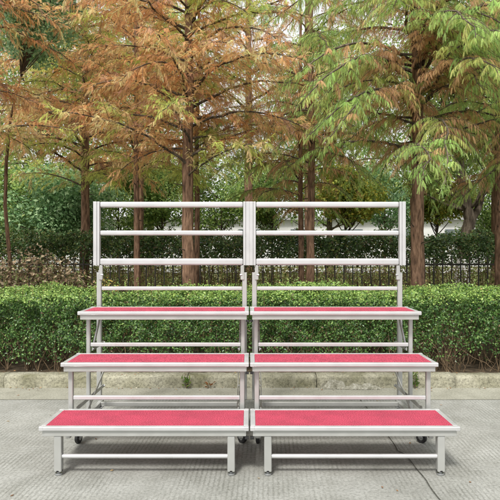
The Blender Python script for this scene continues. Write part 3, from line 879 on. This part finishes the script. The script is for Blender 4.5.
# pale low building far behind
bl = empty('building', (0, 42, 0), 0, 'long low pale building glimpsed between the trunks beyond the path', 'building')
m = MB(); m.box(-26, 26, 0, 8, 0, 3.6); m.build('wall', M['wall'], bl)
m = MB(); m.box(-26.4, 26.4, -.4, 8.4, 3.6, 3.9); m.build('roof', M['roofing'], bl, bevel=.03)
for i in range(13):
    x = -24 + i * 4
    m = MB(); m.box(x - .8, x + .8, -.03, .05, 1.7, 2.9); w_ = m.build('window', M['glass'], bl)
    m = MB(); m.box(x - .9, x + .9, -.10, -.031, 1.6, 1.68); m.box(x-.03, x+.03, -.06, -.031, 1.7, 2.9); m.build('sill', M['wall'], w_)

# ------------------------------------------------------------------ small things on the ground
rs = np.random.RandomState(77)
n = 420
x = rs.uniform(-5, 5, n); y = 5.045 - rs.exponential(.035, n)
k = 70; x[:k] = rs.uniform(-5, 5, k); y[:k] = rs.uniform(2.4, 5.0, k)
kk = 120; x[k:k+kk] = rs.uniform(-4.5, 4.5, kk); y[k:k+kk] = rs.uniform(5.06, 5.3, kk)
z = np.full(n, .006); z[k:k+kk] = .122
P = np.stack([x, y, z], 1)
V, T, c = leaf_cloud(rs, P, np.tile([0, 0, 1.], (n, 1)), .022, pick(rs, [(.30,.17,.08), (.42,.30,.15), (.20,.11,.06), (.45,.42,.34)], n), .22, .5)
V[:, 2] = np.maximum(V[:, 2], .002)
o = link('fallen_leaves', np_mesh('fallen_leaves', V, T, c), M['dry']); o['kind'] = 'stuff'; o['label'] = 'dry fallen leaves and grit along the foot of the kerb'; o['category'] = 'fallen leaves'

# broken mortar heaped against the kerb
def rubble(cx, y, wdt, hgt, dep, label, seed):
    rs = np.random.RandomState(seed); nx, ny = 60, 14
    u = np.linspace(0, 1, nx); v = np.linspace(0, 1, ny)
    U, Vv = np.meshgrid(u, v, indexing='ij')
    env = np.sin(math.pi * U) ** .5 * (1 - (1 - Vv) ** 1.6)
    P = np.stack([cx + (U - .5) * wdt, y - dep + Vv * dep, np.zeros_like(U)], -1).reshape(-1, 3)
    z = env.ravel() * hgt * (.75 + .45 * fld(P, 30, seed)) + rs.uniform(0, .006, nx * ny)
    P[:, 2] = np.maximum(z, .001); 
    i = np.arange(nx - 1)[:, None] * ny; j = np.arange(ny - 1)[None]
    q = np.stack([i + j, i + ny + j, i + ny + j + 1, i + j + 1], -1).reshape(-1, 4)
    o = link('mortar_patch', np_mesh('mortar_patch', P, q), M['mortar']); props(o, label, 'mortar')
    o.modifiers.new('s', 'SOLIDIFY').thickness = .002
    return o
rubble(wx(333, 5.05), 5.052, .24, .10, .05, 'pale broken mortar patch smeared up the kerb beside its joint', 1)
rubble(wx(362, 5.05), 5.052, .34, .045, .07, 'low crumbly mortar heap at the kerb foot, right of the smeared patch', 2)

def weed(cx, cy, z, label, seed, h=.14, n=26, pal=((.12,.22,.04),(.22,.30,.07))):
    rs = np.random.RandomState(seed); 
    P = np.stack([rs.normal(0, .02, n), rs.normal(0, .008, n), rs.uniform(.01, h, n)], 1)
    D = np.stack([rs.normal(0, .7, n), rs.normal(0, .5, n) - .3, rs.uniform(.2, 1, n)], 1)
    X, Y, Z = frames(D, rs); s = rs.uniform(.03, .055, n)
    V, T = place(LEAF_V, LEAF_T, P, X, Y, Z, s, s * .4)
    root = empty('weed', (cx, cy, z), 0, label, 'weed', 'weeds growing at the kerb')
    link('leaves', np_mesh('leaves', V, T, np.repeat(pick(rs, pal, n), 4, axis=0)), M['leaf'], root)
    link('stems', tubes_mesh('stems', [(np.array([[0, 0, -.005], [rs.normal()*.01, 0, h*.5], [rs.normal()*.02, 0, h]]), np.array([.002, .0015, .001])) for _ in range(4)]), M['twig'], root)
weed(wx(186, 5.0), 5.03, 0, 'small green weed at the kerb foot under the second step of the left riser', 1, .09)
weed(wx(416, 5.0), 5.03, 0, 'leafy weed at the kerb foot by the right rear leg of the right riser', 2, .15, 40)
weed(wx(208, 5.0), 5.035, 0, 'tiny reddish weed at the kerb foot near the centre gap', 3, .05, 14, ((.30,.14,.06),(.2,.2,.06)))

# ------------------------------------------------------------------ light, sky, camera
SUN_EL = math.radians(54); SUN_AZ = math.radians(200)   # azimuth measured clockwise from +Y: behind the camera, a little left
w = bpy.data.worlds.new('World'); sc.world = w; w.use_nodes = True
nt = w.node_tree
for n_ in list(nt.nodes): nt.nodes.remove(n_)
sky = nt.nodes.new('ShaderNodeTexSky'); sky.sky_type = 'NISHITA'; sky.sun_disc = False
sky.sun_elevation = SUN_EL; sky.sun_rotation = SUN_AZ
sky.air_density = 1.0; sky.dust_density = 6.0; sky.ozone_density = 1.0; sky.altitude = 0
hs = nt.nodes.new('ShaderNodeHueSaturation'); hs.inputs['Saturation'].default_value = .18
bg = nt.nodes.new('ShaderNodeBackground'); bg.inputs['Strength'].default_value = .15
wo = nt.nodes.new('ShaderNodeOutputWorld')
# overcast: an even layer of cloud over most of the clear sky
cl_ = nt.nodes.new('ShaderNodeTexNoise'); cl_.inputs['Scale'].default_value = 2.2; cl_.inputs['Detail'].default_value = 5
tc_ = nt.nodes.new('ShaderNodeTexCoord'); nt.links.new(tc_.outputs['Generated'], cl_.inputs['Vector'])
cr_ = nt.nodes.new('ShaderNodeValToRGB'); cr_.color_ramp.elements[0].position = .3; cr_.color_ramp.elements[0].color = (.62,.62,.62,1)
cr_.color_ramp.elements[1].position = .65; cr_.color_ramp.elements[1].color = (.85,.85,.85,1)
nt.links.new(cl_.outputs['Fac'], cr_.inputs['Fac'])
mxs = nt.nodes.new('ShaderNodeMixRGB'); mxs.inputs[2].default_value = (5.4, 5.45, 5.5, 1)
nt.links.new(cr_.outputs[0], mxs.inputs[0])
nt.links.new(sky.outputs[0], hs.inputs['Color']); nt.links.new(hs.outputs[0], mxs.inputs[1]); nt.links.new(mxs.outputs[0], bg.inputs['Color']); nt.links.new(bg.outputs[0], wo.inputs[0])

sl = bpy.data.lights.new('sun', 'SUN'); sl.energy = 2.6; sl.angle = math.radians(11); sl.color = (1.0, .965, .91)
so = bpy.data.objects.new('sun', sl); COL.objects.link(so)
dirv = Vector((math.sin(SUN_AZ) * math.cos(SUN_EL), math.cos(SUN_AZ) * math.cos(SUN_EL), math.sin(SUN_EL)))
so.rotation_euler = (-dirv).to_track_quat('-Z', 'Y').to_euler()
so.location = dirv * 20

cam = bpy.data.cameras.new('camera'); co = bpy.data.objects.new('camera', cam); COL.objects.link(co)
co.location = (0, 0, EYE); co.rotation_euler = (math.radians(90), 0, 0)
cam.sensor_width = 36; cam.sensor_fit = 'HORIZONTAL'; cam.lens = 36 * F / 500
cam.shift_x = .001; cam.clip_end = 1000; cam.clip_start = .05
sc.camera = co

sc.view_settings.view_transform = 'Standard'; sc.view_settings.look = 'None'
sc.view_settings.exposure = 0.6; sc.view_settings.gamma = 1; sc.view_settings.use_curve_mapping = False
cy = sc.cycles
cy.use_denoising = True
cy.max_bounces = 7; cy.diffuse_bounces = 4; cy.glossy_bounces = 3; cy.transmission_bounces = 4; cy.transparent_max_bounces = 4
cy.sample_clamp_indirect = 6
